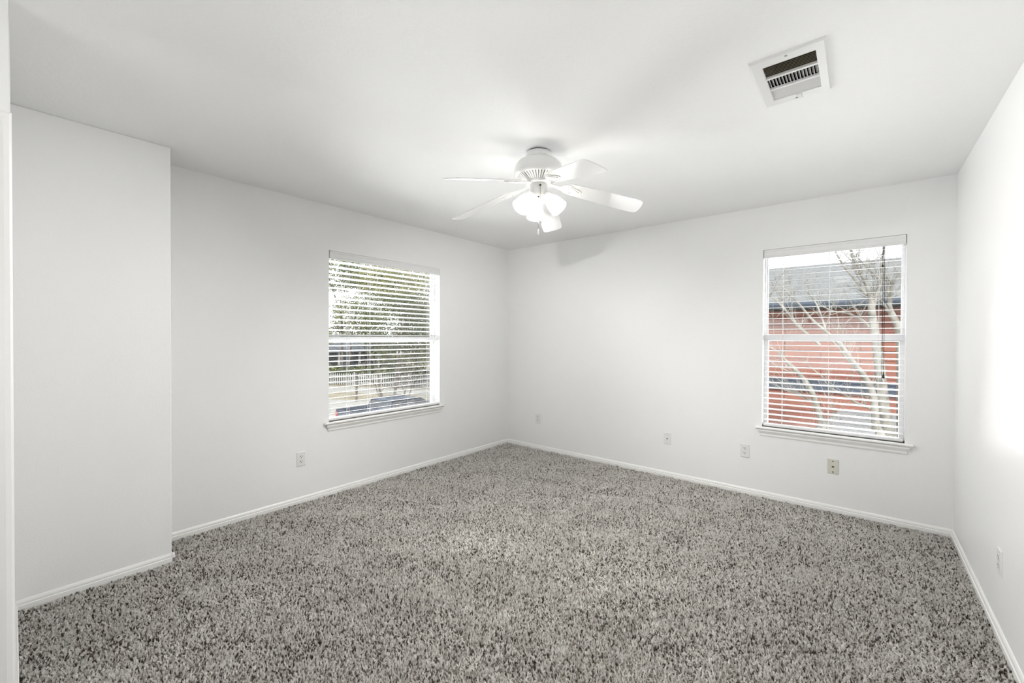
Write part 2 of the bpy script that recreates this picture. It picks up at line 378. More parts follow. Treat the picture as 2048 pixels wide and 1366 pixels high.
def louv(y0, y1, n, ang, L=.016):
    mb = MB()
    for k in range(n):
        y = y0+(k+.5)*(y1-y0)/n
        mb.box((VX0, -L/2, -.0006), (VX1, L/2, .0006), Matrix.Translation((0, y, H+.0005)) @ Matrix.Rotation(ang, 4, 'X'))
    return mb
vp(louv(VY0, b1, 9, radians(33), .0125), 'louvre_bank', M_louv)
vp(louv(b4, VY1, 12, radians(-38), .015), 'louvre_bank', M_vent)
m = MB()
for k in range(15):
    x = VX0+(k+.5)*(VX1-VX0)/15
    pts = []
    for j in range(5):
        s = (j/4-.5); pts.append((x-s*.0088-.0026*s*s*4*.6, H+.002+s*.014))
    vs = [(px, b2, pz) for px, pz in pts]+[(px, b3, pz) for px, pz in pts]+[(px+.001, b2, pz+.0004) for px, pz in pts]+[(px+.001, b3, pz+.0004) for px, pz in pts]
    m.add(vs, [(j, j+1, 6+j, 5+j) for j in range(4)]+[(10+j, 15+j, 16+j, 11+j) for j in range(4)]+[(0, 5, 15, 10), (4, 14, 19, 9)])
vp(m, 'louvre_bank', M_vent, fix=False)
m = MB()
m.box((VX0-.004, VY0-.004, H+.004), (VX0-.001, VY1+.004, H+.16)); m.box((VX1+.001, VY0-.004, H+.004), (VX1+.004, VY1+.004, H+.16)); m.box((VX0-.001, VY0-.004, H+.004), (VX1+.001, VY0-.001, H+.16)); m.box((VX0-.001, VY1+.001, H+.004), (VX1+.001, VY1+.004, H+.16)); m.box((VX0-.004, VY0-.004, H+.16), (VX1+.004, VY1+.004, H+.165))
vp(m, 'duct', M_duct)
m = MB(); cx = vc.x+.012; m.box((cx-.012, VY1+.003, H-.012), (cx+.012, VY1+.011, H-.008)); m.tube([(cx+.006, VY1+.007, H-.010), (cx+.009, VY1+.012, H-.018), (cx+.013, VY1+.022, H-.022)], [.003, .0025, .002], 8)
vp(m, 'lever', M_vent)
for y in (vy0+.022, vy1-.02):
    m = MB(); m.lathe([(0, -.0105), (.004, -.0102), (.005, -.008)], 12, Matrix.Translation((vc.x, y, H))); vp(m, 'screw', M_metal)

# ------------------------------------------------------------------ ceiling fan
FX, FY = 1.959, -2.034
fan = empty('ceiling_fan', (FX, FY, H)); put(fan, 'white five-blade ceiling fan with three lit frosted glass lamp shades', 'ceiling fan')
def fp(mb, nm, mt, par=fan, **kw): return mb.build(nm, mt, par, **kw)      # coordinates are relative to the ceiling point
m = MB(); m.lathe([(.066, 0), (.066, -.008), (0, -.008)], 40); fp(m, 'mounting_bracket', M_dark)
m = MB(); m.lathe([(.074, -.007), (.077, -.009), (.077, -.032), (.072, -.042), (.060, -.047), (0, -.047)], 56); fp(m, 'canopy', M_white)
m = MB(); m.lathe([(0, -.040), (.062, -.040), (.075, -.046), (.098, -.052), (.120, -.063), (.136, -.080), (.145, -.102), (.147, -.125), (.144, -.140), (.135, -.150), (.128, -.152), (.126, -.149), (.112, -.154), (.104, -.158)], 72)
motor = fp(m, 'motor_housing', M_white)
m = MB(); m.lathe([(.130, -.150), (.110, -.158), (.085, -.172), (.068, -.176), (.0, -.176)], 60)
fp(m, 'vent_ring', M_grout, motor)
m = MB()
for k in range(44):
    a = 2*pi*k/44; R_ = Matrix.Rotation(a, 4, 'Z')
    vs = []
    for (rr, zz) in ((.129, -.152), (.108, -.160), (.086, -.174), (.067, -.178)):
        w = rr*.048
        vs += [R_ @ Vector((rr, -w, zz)), R_ @ Vector((rr, w, zz)), R_ @ Vector((rr, w, zz+.007)), R_ @ Vector((rr, -w, zz+.007))]
    fs = [(4*i+j, 4*i+(j+1) % 4, 4*i+4+(j+1) % 4, 4*i+4+j) for i in range(3) for j in range(4)]
    m.add(vs, fs)
fp(m, 'vent_fins', M_white, motor)
m = MB(); m.lathe([(0, -.170), (.072, -.172), (.074, -.176), (.074, -.190), (.070, -.193), (0, -.193)], 48); fp(m, 'flywheel', M_white)
m = MB(); m.lathe([(0, -.192), (.053, -.193), (.054, -.196), (.054, -.262), (.050, -.272), (.040, -.280), (.036, -.290), (.020, -.298), (0, -.300)], 48)
sw = fp(m, 'switch_housing', mat('housing_grey', (.62, .62, .61), .3, .5))
# blades
DROOP = radians(12.4); PIT = radians(-13)
def blade_mesh():
    mb = MB(); prof = [(.185, .048), (.20, .056), (.30, .0615), (.45, .067), (.56, .0695), (.60, .0700), (.622, .067), (.635, .059), (.641, .042), (.645, .0)]
    N = len(prof); top = []; t = .0028
    vs = []
    for z in (t, -t):
        for r_, w in prof: vs.append((r_, w, z))
        for r_, w in prof[::-1][1:]: vs.append((r_, -w, z))
    n = len(vs)//2
    fs = [tuple(range(n)), tuple(range(2*n-1, n-1, -1))]+[(k, n+k, n+(k+1) % n, (k+1) % n) for k in range(n)]
    mb.add(vs, fs); return mb
def iron_mesh():
    mb = MB()
    ol = [(.060, .016), (.085, .013), (.11, .010), (.135, .012), (.150, .022), (.165, .040), (.185, .046), (.205, .040), (.22, .026), (.245, .020), (.262, .012), (.268, 0)]
    vs = []
    for z in (-.003, -.0075):
        for r_, w in ol: vs.append((r_, w, z))
        for r_, w in ol[::-1][1:]: vs.append((r_, -w, z))
    n = len(vs)//2
    mb.add(vs, [tuple(range(n)), tuple(range(2*n-1, n-1, -1))]+[(k, n+k, n+(k+1) % n, (k+1) % n) for k in range(n)])
    for s in (-1, 1):
        mb.tube([(.10, s*.006, -.008), (.14, s*.014, -.0095), (.170, s*.032, -.0095), (.20, s*.030, -.0095), (.225, s*.012, -.0085), (.25, 0, -.008)], .0028, 6)
    return mb
bm0 = None
for k in range(5):
    a = radians(260-72*k)
    base_M = Matrix.Translation((0, 0, -.172)) @ Matrix.Rotation(a, 4, 'Z') @ Matrix.Rotation(DROOP, 4, 'Y') @ Matrix.Rotation(PIT, 4, 'X')
    if bm0 is None:
        b = fp(blade_mesh(), 'blade', M_blade, bevel=.0012)
        ir = fp(iron_mesh(), 'blade_iron', M_white, b, bevel=.0008)
        for (x, y) in ((.200, .024), (.200, -.024), (.248, 0)):
            m = MB(); m.lathe([(0, -.0105), (.0035, -.0100), (.0045, -.0075)], 10, Matrix.Translation((x, y, 0))); fp(m, 'screw', M_metal, b)
        bm0 = b
    else:
        b = copy_tree(bm0, fan)
    b.matrix_local = base_M
# light kit: three arms, shades and bulbs
m = MB(); m.lathe([(0, -.290), (.030, -.292), (.034, -.298), (.030, -.308), (.014, -.318), (.006, -.330), (0, -.331)], 32); fp(m, 'light_fitter', M_white)
def shade_prof(): return [(.022, 0), (.0235, -.006), (.024, -.014), (.029, -.026), (.037, -.042), (.0435, -.060), (.047, -.080), (.0485, -.098), (.050, -.112), (.053, -.122)]
lights = []
for k, ang in enumerate((255, 15, 135)):
    a = radians(ang); d = Vector((cos(a), sin(a), 0))
    tip = radians(42)
    SM = Matrix.Translation(d*.050+Vector((0, 0, -.262))) @ Matrix.Rotation(a, 4, 'Z') @ Matrix.Rotation(-tip, 4, 'Y')
    m = MB(); m.tube([Vector((0, 0, -.245))+d*.03, Vector((0, 0, -.248))+d*.045, SM @ Vector((0, 0, .004))], .010, 12); m.lathe([(.0, .010), (.016, .010), (.026, .002), (.0265, -.010), (.0235, -.012)], 28, SM)
    arm = fp(m, 'lamp_arm', M_white)
    pr = shade_prof(); prof = pr+[(r_-.003, z) for r_, z in pr[::-1]]
    m = MB(); m.lathe(prof, 40, SM); sh = fp(m, 'lamp_shade', M_shade)
    m = MB(); m.lathe([(0, -.012), (.010, -.014), (.011, -.024), (.015, -.034), (.0165, -.042), (.0155, -.050), (.010, -.057), (0, -.059)], 24, SM); fp(m, 'bulb', M_bulb)
    lights.append(Vector((FX, FY, H)) + SM @ Vector((0, 0, -.087)))
for k, p in enumerate(lights):
    lp = lamp('POINT', 'fan_bulb_light', p, BULB_W, (1, .985, .965), shadow_soft_size=.016)
# pull chains
dcam = Vector((.59, -.81, 0))
def chain(p0, z1, fob):
    m = MB(); n = int((p0.z-z1)/.0042)
    m.tube([p0, Vector((p0.x, p0.y, z1))], .0009, 6)
    for i in range(0, n): 
        z = p0.z-i*.0042; m.lathe([(0, .0016), (.0016, 0), (0, -.0016)], 6, Matrix.Translation((p0.x, p0.y, z)))
    c = fp(m, 'pull_chain', M_chain)
    m = MB(); T = Matrix.Translation((p0.x, p0.y, z1))
    m.lathe(fob, 16, T); fp(m, 'chain_fob', M_white, c)
    m = MB(); m.lathe([(0, .006), (.005, .004), (.006, 0), (.005, -.004), (0, -.006)], 14, Matrix.Translation(p0)); fp(m, 'chain_outlet', M_dark, c)
chain(dcam*.054+Vector((.010, .006, -.214)), -.422, [(0, .010), (.005, .008), (.010, 0), (.012, -.008), (.010, -.017), (0, -.021)])
chain(dcam*.040+Vector((.002, .0, -.276)), -.478, [(0, .010), (.003, .008), (.005, -.004), (.006, -.016), (.003, -.026), (0, -.028)])

# fill added behind the camera: invented ceiling lamp, area lamp and window frame
hl = empty('added_fill_lamp', (3.2, -5.1, H)); put(hl, 'round white flush fill lamp, added unseen behind the camera', 'ceiling lamp')
m = MB(); m.lathe([(0, 0), (.15, 0), (.15, -.02), (.14, -.025), (0, -.025)], 40); m.build('lamp_base', M_white, hl)
m = MB(); m.lathe([(.14, -.025), (.135, -.05), (.10, -.08), (.05, -.095), (0, -.1)], 40); m.build('lamp_dome', M_bulb, hl)  # glowing dome of the added lamp, out of view
hd = lamp('AREA', 'hall_fill_light', (2.65, -6.08, 1.35), FILL_W, (1, 1, 1), shape='RECTANGLE', size=2.2, size_y=1.3, spread=radians(160)); aim(hd, (0, 1, .30))  # unseen fill lamp added to brighten the room, not a real window's daylight
m = MB(); m.box((1.45, HY, .62), (3.85, HY+.03, .68)); m.box((1.45, HY, 2.02), (3.85, HY+.03, 2.08)); m.box((1.45, HY, .68), (1.51, HY+.03, 2.02)); m.box((3.79, HY, .68), (3.85, HY+.03, 2.02)); m.box((2.62, HY, .68), (2.68, HY+.03, 2.02)); m.build('added_window_frame', M_vinyl, kind='structure')  # frame alone, made up to go with the fill lamp; wall has no opening

# ------------------------------------------------------------------ carpet pile (stuff): twisted tufts on a jittered grid
def carpet():
    rng = np.random.default_rng(5)
    sp = .0078
    xs = np.arange(.014, RW-.010, sp); ys = np.arange(-4.14, -.012, sp)
    X, Y = np.meshgrid(xs, ys); X = X.ravel(); Y = Y.ravel(); n = len(X)
    X = X+rng.uniform(-.5, .5, n)*sp; Y = Y+rng.uniform(-.5, .5, n)*sp
    near_y = NA.y+(X-NA.x)*nd.y/nd.x
    keep = (X > .015) & (X < RW-.015) & (Y < -.015) & ~((X < BX+.015) & (Y < BY+.015)) & ((Y > near_y+.014) | (X > BX+E0+.02))
    X = X[keep]; Y = Y[keep]; n = len(X)
    # slow field that sweeps the pile this way and that
    def field(sc, seed):
        r = np.random.default_rng(seed); f = np.zeros(n)
        for _ in range(10):
            a = r.uniform(0, 2*pi); k = sc*r.uniform(.5, 1.6); f += np.sin((X*cos(a)+Y*sin(a))*k*2*pi+r.uniform(0, 6.3))
        return f/3.2
    fa = field(1.1, 1)*.55+field(3.5, 2)*.35; fb = field(1.3, 3)*.55+field(4.0, 4)*.35
    lean = .30; rx = lean*fb+rng.normal(0, .22, n)+.18; ry = lean*fa+rng.normal(0, .22, n)+.12
    rot = np.stack([rx, ry, rng.uniform(0, 2*pi, n)], 1)
    sc = rng.uniform(.75, 1.2, n)*(1+.10*field(5, 7))
    tone = np.clip(rng.uniform(0, 1, n)+.05*field(2.2, 9), 0, 1)
    me = bpy.data.meshes.new('carpet_pile'); me.vertices.add(n)
    co = np.stack([X, Y, np.full(n, -.0125)], 1).astype(np.float32); me.vertices.foreach_set('co', co.ravel())
    for nm, ty, arr in (('lean', 'FLOAT_VECTOR', rot), ('size', 'FLOAT', sc), ('tone', 'FLOAT', tone)):
        at = me.attributes.new(nm, ty, 'POINT'); at.data.foreach_set('vector' if ty[-1] == 'R' else 'value', arr.astype(np.float32).ravel())
    ob = bpy.data.objects.new('carpet_pile', me); COL.objects.link(ob)
    put(ob, 'speckled greige cut pile carpet covering the whole bedroom floor', 'carpet', kind='stuff')
    # yarn material
    m = bpy.data.materials.new('yarn'); m.use_nodes = True; N = m.node_tree.nodes; L = m.node_tree.links; b = N['Principled BSDF']
    at = N.new('ShaderNodeAttribute'); at.attribute_type = 'INSTANCER'; at.attribute_name = 'tone'
    r = N.new('ShaderNodeValToRGB'); e = r.color_ramp.elements; r.color_ramp.interpolation = 'LINEAR'
    e[0].position = 0; e[0].color = (.075, .056, .040, 1); e[1].position = 1; e[1].color = (.88, .865, .83, 1)
    for p, c in ((.12, (.10, .078, .058)), (.17, (.50, .47, .42)), (.45, (.74, .71, .665)), (.75, (.86, .84, .80))):
        q = e.new(p); q.color = (*c, 1)
    L.new(at.outputs['Fac'], r.inputs[0]); L.new(r.outputs[0], b.inputs['Base Color']); b.inputs['Roughness'].default_value = .85; b.inputs['Specular IOR Level'].default_value = .15
    # tuft shapes
    grp = bpy.data.node_groups.new('pile', 'GeometryNodeTree')
    grp.interface.new_socket('Geometry', in_out='INPUT', socket_type='NodeSocketGeometry'); grp.interface.new_socket('Geometry', in_out='OUTPUT', socket_type='NodeSocketGeometry')
    gn = grp.nodes; gl = grp.links; gi = gn.new('NodeGroupInput'); go = gn.new('NodeGroupOutput')
    # build the tuft inside the node tree: a cone bundle from mesh primitives, so no helper object is needed
    join = gn.new('GeometryNodeJoinGeometry')
    r2 = random.Random(3)
    for k in range(5):
        c = gn.new('GeometryNodeMeshCone'); c.fill_type = 'NONE'
        c.inputs['Vertices'].default_value = 4; c.inputs['Side Segments'].default_value = 2
        c.inputs['Radius Top'].default_value = .0004; c.inputs['Radius Bottom'].default_value = .0017; c.inputs['Depth'].default_value = .0125+r2.uniform(0, .004)
        t = gn.new('GeometryNodeTransform'); a = 2*pi*k/5+r2.uniform(-.4, .4); q = .0014 if k else 0
        t.inputs['Translation'].default_value = (q*cos(a), q*sin(a), 0)
        t.inputs['Rotation'].default_value = (r2.uniform(.1, .42)*(-sin(a)) if k else .1, r2.uniform(.1, .42)*cos(a) if k else .1, r2.uniform(0, 3))
        gl.new(c.outputs['Mesh'], t.inputs['Geometry']); gl.new(t.outputs[0], join.inputs[0])
    sm = gn.new('GeometryNodeSetMaterial'); sm.inputs['Material'].default_value = m; gl.new(join.outputs[0], sm.inputs['Geometry'])
    iop = gn.new('GeometryNodeInstanceOnPoints'); gl.new(gi.outputs[0], iop.inputs['Points']); gl.new(sm.outputs[0], iop.inputs['Instance'])
    def na(name, ty):
        q = gn.new('GeometryNodeInputNamedAttribute'); q.data_type = ty; q.inputs['Name'].default_value = name; return q
    e2r = gn.new('FunctionNodeEulerToRotation'); gl.new(na('lean', 'FLOAT_VECTOR').outputs['Attribute'], e2r.inputs[0]); gl.new(e2r.outputs[0], iop.inputs['Rotation'])
    gl.new(na('size', 'FLOAT').outputs['Attribute'], iop.inputs['Scale']); gl.new(iop.outputs[0], go.inputs[0])
    md = ob.modifiers.new('pile', 'NODES'); md.node_group = grp
    me.materials.append(m)
carpet()

# ------------------------------------------------------------------ outside: materials
G = -2.8
X_ground = mat('dry_grass', (.26, .215, .14), .95, .1, noise=(.6, (.36, .32, .24), .12))
X_conc = mat('concrete', (.39, .375, .335), .9, .1, noise=(1.5, (.34, .325, .29), .2))
X_bark = mat('pale_bark', (.34, .325, .29), .8, .2, noise=(9, (.20, .19, .165), .12))
X_dbark = mat('dark_bark', (.10, .085, .07), .9, .1, noise=(7, (.20, .17, .14), .15))
X_leaf = mat('leaf_green', (.055, .080, .022), .6, .3); X_leaf2 = mat('leaf_olive', (.16, .19, .06), .6, .3); X_leaf3 = mat('leaf_yellow', (.30, .27, .10), .6, .3)
X_shingle = mat('grey_shingles', (.19, .195, .195), .95, .1, noise=(30, (.31, .31, .305), .2))
X_gutter = mat('blue_grey_gutter', (.075, .095, .13), .5, .3)
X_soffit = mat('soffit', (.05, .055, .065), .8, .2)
X_paint = mat('car_paint', (.035, .050, .085), .25, .5)
X_cglass = mat('car_glass', (.015, .02, .03), .05, .6)
X_tyre = mat('tyre', (.02, .02, .02), .8, .2)
X_red = mat('tail_light', (.6, .04, .03), .3, .5)
X_fence = mat('fence_white', (.42, .42, .41), .6, .2)
X_house = mat('dark_siding', (.06, .07, .075), .8, .2)
X_hroof = mat('dark_roof', (.09, .10, .11), .9, .1, noise=(10, (.16, .17, .18), .2))
def siding_mat():
    m = bpy.data.materials.new('red_siding'); m.use_nodes = True; N = m.node_tree.nodes; L = m.node_tree.links; b = N['Principled BSDF']
    tx = N.new('ShaderNodeTexCoord'); mp = N.new('ShaderNodeMapping'); mp.inputs['Rotation'].default_value = (pi/2, 0, 0)
    br = N.new('ShaderNodeTexBrick'); br.inputs['Scale'].default_value = 1; br.inputs['Brick Width'].default_value = 1.3; br.inputs['Row Height'].default_value = .185; br.inputs['Mortar Size'].default_value = .009; br.inputs['Mortar Smooth'].default_value = .2
    br.inputs['Color1'].default_value = (.34, .142, .098, 1); br.inputs['Color2'].default_value = (.295, .118, .088, 1); br.inputs['Mortar'].default_value = (.13, .05, .04, 1)
    L.new(tx.outputs['Object'], mp.inputs[0]); L.new(mp.outputs[0], br.inputs[0]); L.new(br.outputs[0], b.inputs['Base Color']); b.inputs['Roughness'].default_value = .85
    return m
X_siding = siding_mat()

# ground: yard, street strips
m = MB(); m.box((-90, -60, G-.2), (40, 70, G)); m.build('ground_yard', X_ground, kind='structure')
m = MB()
fd = Vector((7.04, 3.83, 0)).normalized()      # direction of the street and the fence
def strip(mb, c, w, L=60, z=.01):
    n_ = Vector((-fd.y, fd.x, 0)); c = Vector(c)
    mb.add([c-fd*L-n_*w/2+Vector((0, 0, z)), c+fd*L-n_*w/2+Vector((0, 0, z)), c+fd*L+n_*w/2+Vector((0, 0, z)), c-fd*L+n_*w/2+Vector((0, 0, z))], [(0, 1, 2, 3)])
strip(m, (-27.4, 13.2, G), 3.2); strip(m, (-20.9, 8.5, G), 4.6); strip(m, (-14.0, 6.5, G), 5)
m.build('ground_street', X_conc, fix=False, kind='structure')

# picket fence
fence = empty('picket_fence', (-31.5, 13.9, G)); put(fence, 'white picket fence across the street, seen through the left window blind', 'fence')
fa_ = Matrix.Rotation(math.atan2(fd.y, fd.x), 4, 'Z'); fence.matrix_world = Matrix.Translation((-31.5, 13.9, G)) @ fa_
m = MB()
for k in range(-15, 72):
    x = k*.205
    m.add([(x, 0, .06), (x+.10, 0, .06), (x+.10, 0, .95), (x+.05, 0, 1.06), (x, 0, .95), (x, .02, .06), (x+.10, .02, .06), (x+.10, .02, .95), (x+.05, .02, 1.06), (x, .02, .95)],
          [(0, 1, 2, 3, 4), (9, 8, 7, 6, 5), (0, 5, 6, 1), (1, 6, 7, 2), (2, 7, 8, 3), (3, 8, 9, 4), (4, 9, 5, 0)])
m.build('pickets', X_fence, fence)
m = MB(); m.box((-3.1, .02, .22), (14.7, .06, .30)); m.box((-3.1, .02, .74), (14.7, .06, .82)); m.build('rails', X_fence, fence)
for k in range(8):
    m = MB(); x = -3+k*2.48; m.box((x, .06, 0), (x+.1, .16, 1.1)); m.lathe([(0, 1.16), (.08, 1.12), (.085, 1.09), (.05, 1.09)], 4, Matrix.Translation((x+.05, .11, 0)) @ Matrix.Rotation(pi/4, 4, 'Z')); m.build('post', X_fence, fence)

# parked pickup truck (long axis along world y, bed towards -y)
car = empty('pickup_truck', (-12.6, 7.25, G)); put(car, 'dark blue grey pickup truck parked outside, low in the left wall window', 'truck')
def hull(mb, secs):
    vs = []
    for y, zb, zt, w in secs:
        vs += [(-w, y, zb), (-w-.02, y, (zb+zt)/2), (-w+.03, y, zt-.05), (-w+.10, y, zt), (w-.10, y, zt), (w-.03, y, zt-.05), (w+.02, y, (zb+zt)/2), (w, y, zb)]
    n = 8; k = len(secs)
    mb.add(vs, [(i*n+j, i*n+(j+1) % n, (i+1)*n+(j+1) % n, (i+1)*n+j) for i in range(k-1) for j in range(n)]+[tuple(range(n))[::-1], tuple(range((k-1)*n, k*n))], False)
m = MB(); hull(m, [(-1.0, .25, 1.08, .92), (.9, .25, 1.08, .92), (1.2, .25, 1.05, .92), (2.2, .30, .98, .88), (2.5, .38, .85, .80)]); m.build('body', X_paint, car)
m = MB()
for a, b in (((-.92, -2.45, .42), (-.84, -1.0, 1.10)), ((.84, -2.45, .42), (.92, -1.0, 1.10)), ((-.84, -2.45, .42), (.84, -2.39, 1.08)), ((-.84, -2.39, .50), (.84, -1.0, .56)), ((-.8, -2.52, .36), (.8, -2.44, .50))): m.box(a, b)
m.build('truck_bed', X_paint, car)
m = MB()
vs = [(-.86, -1.0, 1.06), (.86, -1.0, 1.06), (.86, 1.25, 1.04), (-.86, 1.25, 1.04), (-.72, -.86, 1.42), (.72, -.86, 1.42), (.72, .62, 1.42), (-.72, .62, 1.42)]
m.add(vs, [(0, 1, 5, 4), (1, 2, 6, 5), (2, 3, 7, 6), (3, 0, 4, 7), (4, 5, 6, 7)]); m.build('windows', X_cglass, car)
m = MB(); vs = []
for y, z, w in ((-.92, 1.41, .72), (-.6, 1.455, .72), (0, 1.47, .72), (.45, 1.455, .72), (.68, 1.40, .71)): vs += [(-w, y, z-.035), (-w*.8, y, z), (0, y, z+.012), (w*.8, y, z), (w, y, z-.035), (0, y, z-.03)]
m.add(vs, [(i*6+j, i*6+(j+1) % 6, (i+1)*6+(j+1) % 6, (i+1)*6+j) for i in range(4) for j in range(6)]+[tuple(range(6))[::-1], tuple(range(24, 30))], True)
for s_ in (-1, 1):
    for y0, y1 in ((-.86, -1.0), (-.05, -.05), (.62, 1.25)): m.tube([(s_*.71, y0, 1.42), (s_*.855, y1, 1.06)], .035, 6)
m.build('roof', X_paint, car)
for s_ in (-1, 1):
    m = MB(); m.box((s_*.87-.05, -2.47, .72), (s_*.87+.05, -2.36, 1.0)); m.build('tail_light', X_red, car)
    for y in (-1.6, 1.6):
        m = MB(); m.lathe([(.0, -.11), (.24, -.11), (.35, -.10), (.37, -.05), (.37, .05), (.35, .10), (.24, .11), (0, .11)], 28, Matrix.Translation((s_*.82, y, .37)) @ Matrix.Rotation(pi/2, 4, 'Y')); m.build('wheel', X_tyre, car)

# house across the street, behind the fence
hs = empty('house', (-44, 22, G)); put(hs, 'dark low house with white porch posts beyond the picket fence', 'house')
def hp(mb, nm, mt, **kw): return mb.build(nm, mt, hs, **kw)
m = MB(); m.box((-5, -6, 0), (3, 5, 2.9)); hp(m, 'wall', X_house)
m = MB(); m.add([(-5.5, -6.5, 2.8), (4.6, -6.5, 2.5), (4.6, 5.5, 2.5), (-5.5, 5.5, 2.8), (-.6, -6.5, 4.4), (-.6, 5.5, 4.4)], [(0, 1, 4), (3, 5, 2), (0, 4, 5, 3), (1, 2, 5, 4), (0, 3, 2, 1)]); hp(m, 'roof', X_hroof)
for y in (-5.6, -3.2, -.8, 1.6, 4.4):
    m = MB(); m.box((4.1, y, 0), (4.28, y+.18, 2.55)); hp(m, 'porch_post', X_fence)
m = MB(); m.box((2.98, -2.3, 0), (3.06, -1.3, 2.1)); hp(m, 'front_door', X_gutter)

# ------------------------------------------------------------------ trees
def leaves(rng, centers, radii, n, size, mb=None):
    c = np.array(centers); r = np.array(radii); w = r[:, 0]*r[:, 1]*r[:, 2]; idx = rng.choice(len(c), n, p=w/w.sum())
    d = rng.normal(0, 1, (n, 3)); d /= np.linalg.norm(d, axis=1)[:, None]; q = rng.uniform(.35, 1, n)**.5
    P = c[idx]+d*r[idx]*q[:, None]
    a = rng.normal(0, 1, (n, 3)); a /= np.linalg.norm(a, axis=1)[:, None]; b = np.cross(a, rng.normal(0, 1, (n, 3))); b /= np.linalg.norm(b, axis=1)[:, None]
    s = size*rng.uniform(.6, 1.3, n)[:, None]
    V = np.stack([P-a*s, P-b*s*.45, P+a*s, P+b*s*.45], 1).reshape(-1, 3)
    return V
def leaf_obj(name, V, mt, parent):
    n = len(V)//4; me = bpy.data.meshes.new(name); me.vertices.add(4*n); me.vertices.foreach_set('co', V.astype(np.float32).ravel())
    me.loops.add(4*n); me.loops.foreach_set('vertex_index', np.arange(4*n, dtype=np.int32)); me.polygons.add(n)
    me.polygons.foreach_set('loop_start', np.arange(0, 4*n, 4, dtype=np.int32))
    me.materials.append(mt[0])
    for q in mt[1:]: me.materials.append(q)
    me.polygons.foreach_set('material_index', np.random.default_rng(1).choice(len(mt), n, p=[.55, .33, .12][:len(mt)] if len(mt) == 3 else None).astype(np.int32))
    me.update(calc_edges=True); me.validate(); o = bpy.data.objects.new(name, me); COL.objects.link(o); o.parent = parent; return o
def wig(rnd, a, b, n, amp):
    a = Vector(a); b = Vector(b); out = [a]
    for i in range(1, n): out.append(a.lerp(b, i/n)+Vector((rnd.uniform(-amp, amp), rnd.uniform(-amp, amp), rnd.uniform(-amp, amp)*.5)))
    return out+[b]
def leafy_tree(loc, label, stems, blobs, n, size, seed, mt):
    rnd = random.Random(seed); rng = np.random.default_rng(seed)
    t = empty('leafy_tree', loc); put(t, label, 'tree', None)
    m = MB()
    for (dx, dy, tx, ty, tz, r_) in stems:
        pts = wig(rnd, (dx, dy, 0), (tx, ty, tz), 6, .12); m.tube(pts, [r_*(1-.7*i/6) for i in range(7)], 8)
        for k in range(5):
            s_ = pts[rnd.randint(2, 5)]; bl_ = rnd.choice(blobs); e_ = Vector(bl_[0])+Vector((rnd.uniform(-1, 1), rnd.uniform(-1, 1), rnd.uniform(-.5, 1)))*.7*bl_[1][0]
            bp_ = wig(rnd, s_, e_, 5, .15); m.tube(bp_, [r_*.4*(1-.8*i/5) for i in range(6)], 6)
            for _ in range(3): m.tube(wig(rnd, bp_[rnd.randint(2, 4)], e_+Vector((rnd.uniform(-1, 1), rnd.uniform(-1, 1), rnd.uniform(-1, 1)))*.8, 3, .1), [r_*.12, r_*.1, r_*.07, r_*.03], 5)
    m.build('trunk', X_dbark, t)
    leaf_obj('foliage', leaves(rng, [b[0] for b in blobs], [b[1] for b in blobs], n, size), mt, t)
    return t
leafy_tree((-16.2, 9.0, G), 'multi-stemmed leafy tree rising behind the parked car', [(0, 0, -.5, -.8, 4.2, .07), (.1, .25, .2, .9, 4.4, .08), (-.2, .5, -.6, 1.6, 4.0, .07), (.15, .7, .5, 2.2, 4.0, .06), (-.1, .9, .2, 3.2, 3.6, .05), (0, .35, -.1, -1.8, 3.2, .04)],
           [((0, .6, 5.0), (2.0, 2.3, 1.7)), ((0, 2.6, 4.2), (1.7, 1.7, 1.7)), ((-.3, -1.2, 5.6), (1.5, 1.7, .9)), ((0, 3.0, 6.6), (1.8, 2.0, 1.4)), ((0, .4, 7.2), (2, 2.0, 1.0))], 15000, .055, 1, [X_leaf, X_leaf2, X_leaf3])
leafy_tree((-24, 15.8, G), 'tall dense dark green tree on the right beyond the multi-stemmed tree', [(0, 0, 0, .2, 6, .16)],
           [((0, 0, 4.4), (2.6, 3.4, 3.0)), ((0, 1.2, 8.0), (3.0, 3.2, 2.6)), ((.5, -1.8, 8.0), (2.6, 2.4, 1.4)), ((0, 2.6, 3.6), (2, 2.4, 2.0))], 26000, .09, 2, [X_leaf, X_leaf2, X_leaf3])
leafy_tree((-35, 16.7, G), 'olive green tree at the left edge, behind the dark wooden pole', [(0, 0, .2, -.3, 7.6, .15), (.3, .3, .6, 1.1, 7.2, .10)],
           [((0, -.8, 10.2), (2.6, 3.0, 1.9)), ((0, 2.5, 10.5), (2.6, 2.8, 1.9)), ((0, 1.1, 5.8), (2.6, 2.0, 2.1)), ((-1, -2.0, 4.2), (1.9, 2.0, 1.1))], 14000, .10, 3, [X_leaf2, X_leaf, X_leaf3])
# hedge behind the picket fence
hc = [(Vector((-31.5, 13.9, 0))+fd*t+Vector((-fd.y, fd.x, 0))*1.3) for t in np.arange(-2.5, 16, 1.1)]
rg = np.random.default_rng(8)
hb = [((c.x-hc[0].x, c.y-hc[0].y, .80+.12*sin(k*1.7)), (.75, .75, .85)) for k, c in enumerate(hc)]
hd_ = leaf_obj('hedge', leaves(rg, [b[0] for b in hb], [b[1] for b in hb], 16000, .12), [X_leaf, X_leaf2, X_leaf3], None)
hd_.location = (hc[0].x, hc[0].y, G); put(hd_, 'dark green clipped hedge running behind the white picket fence', 'hedge')
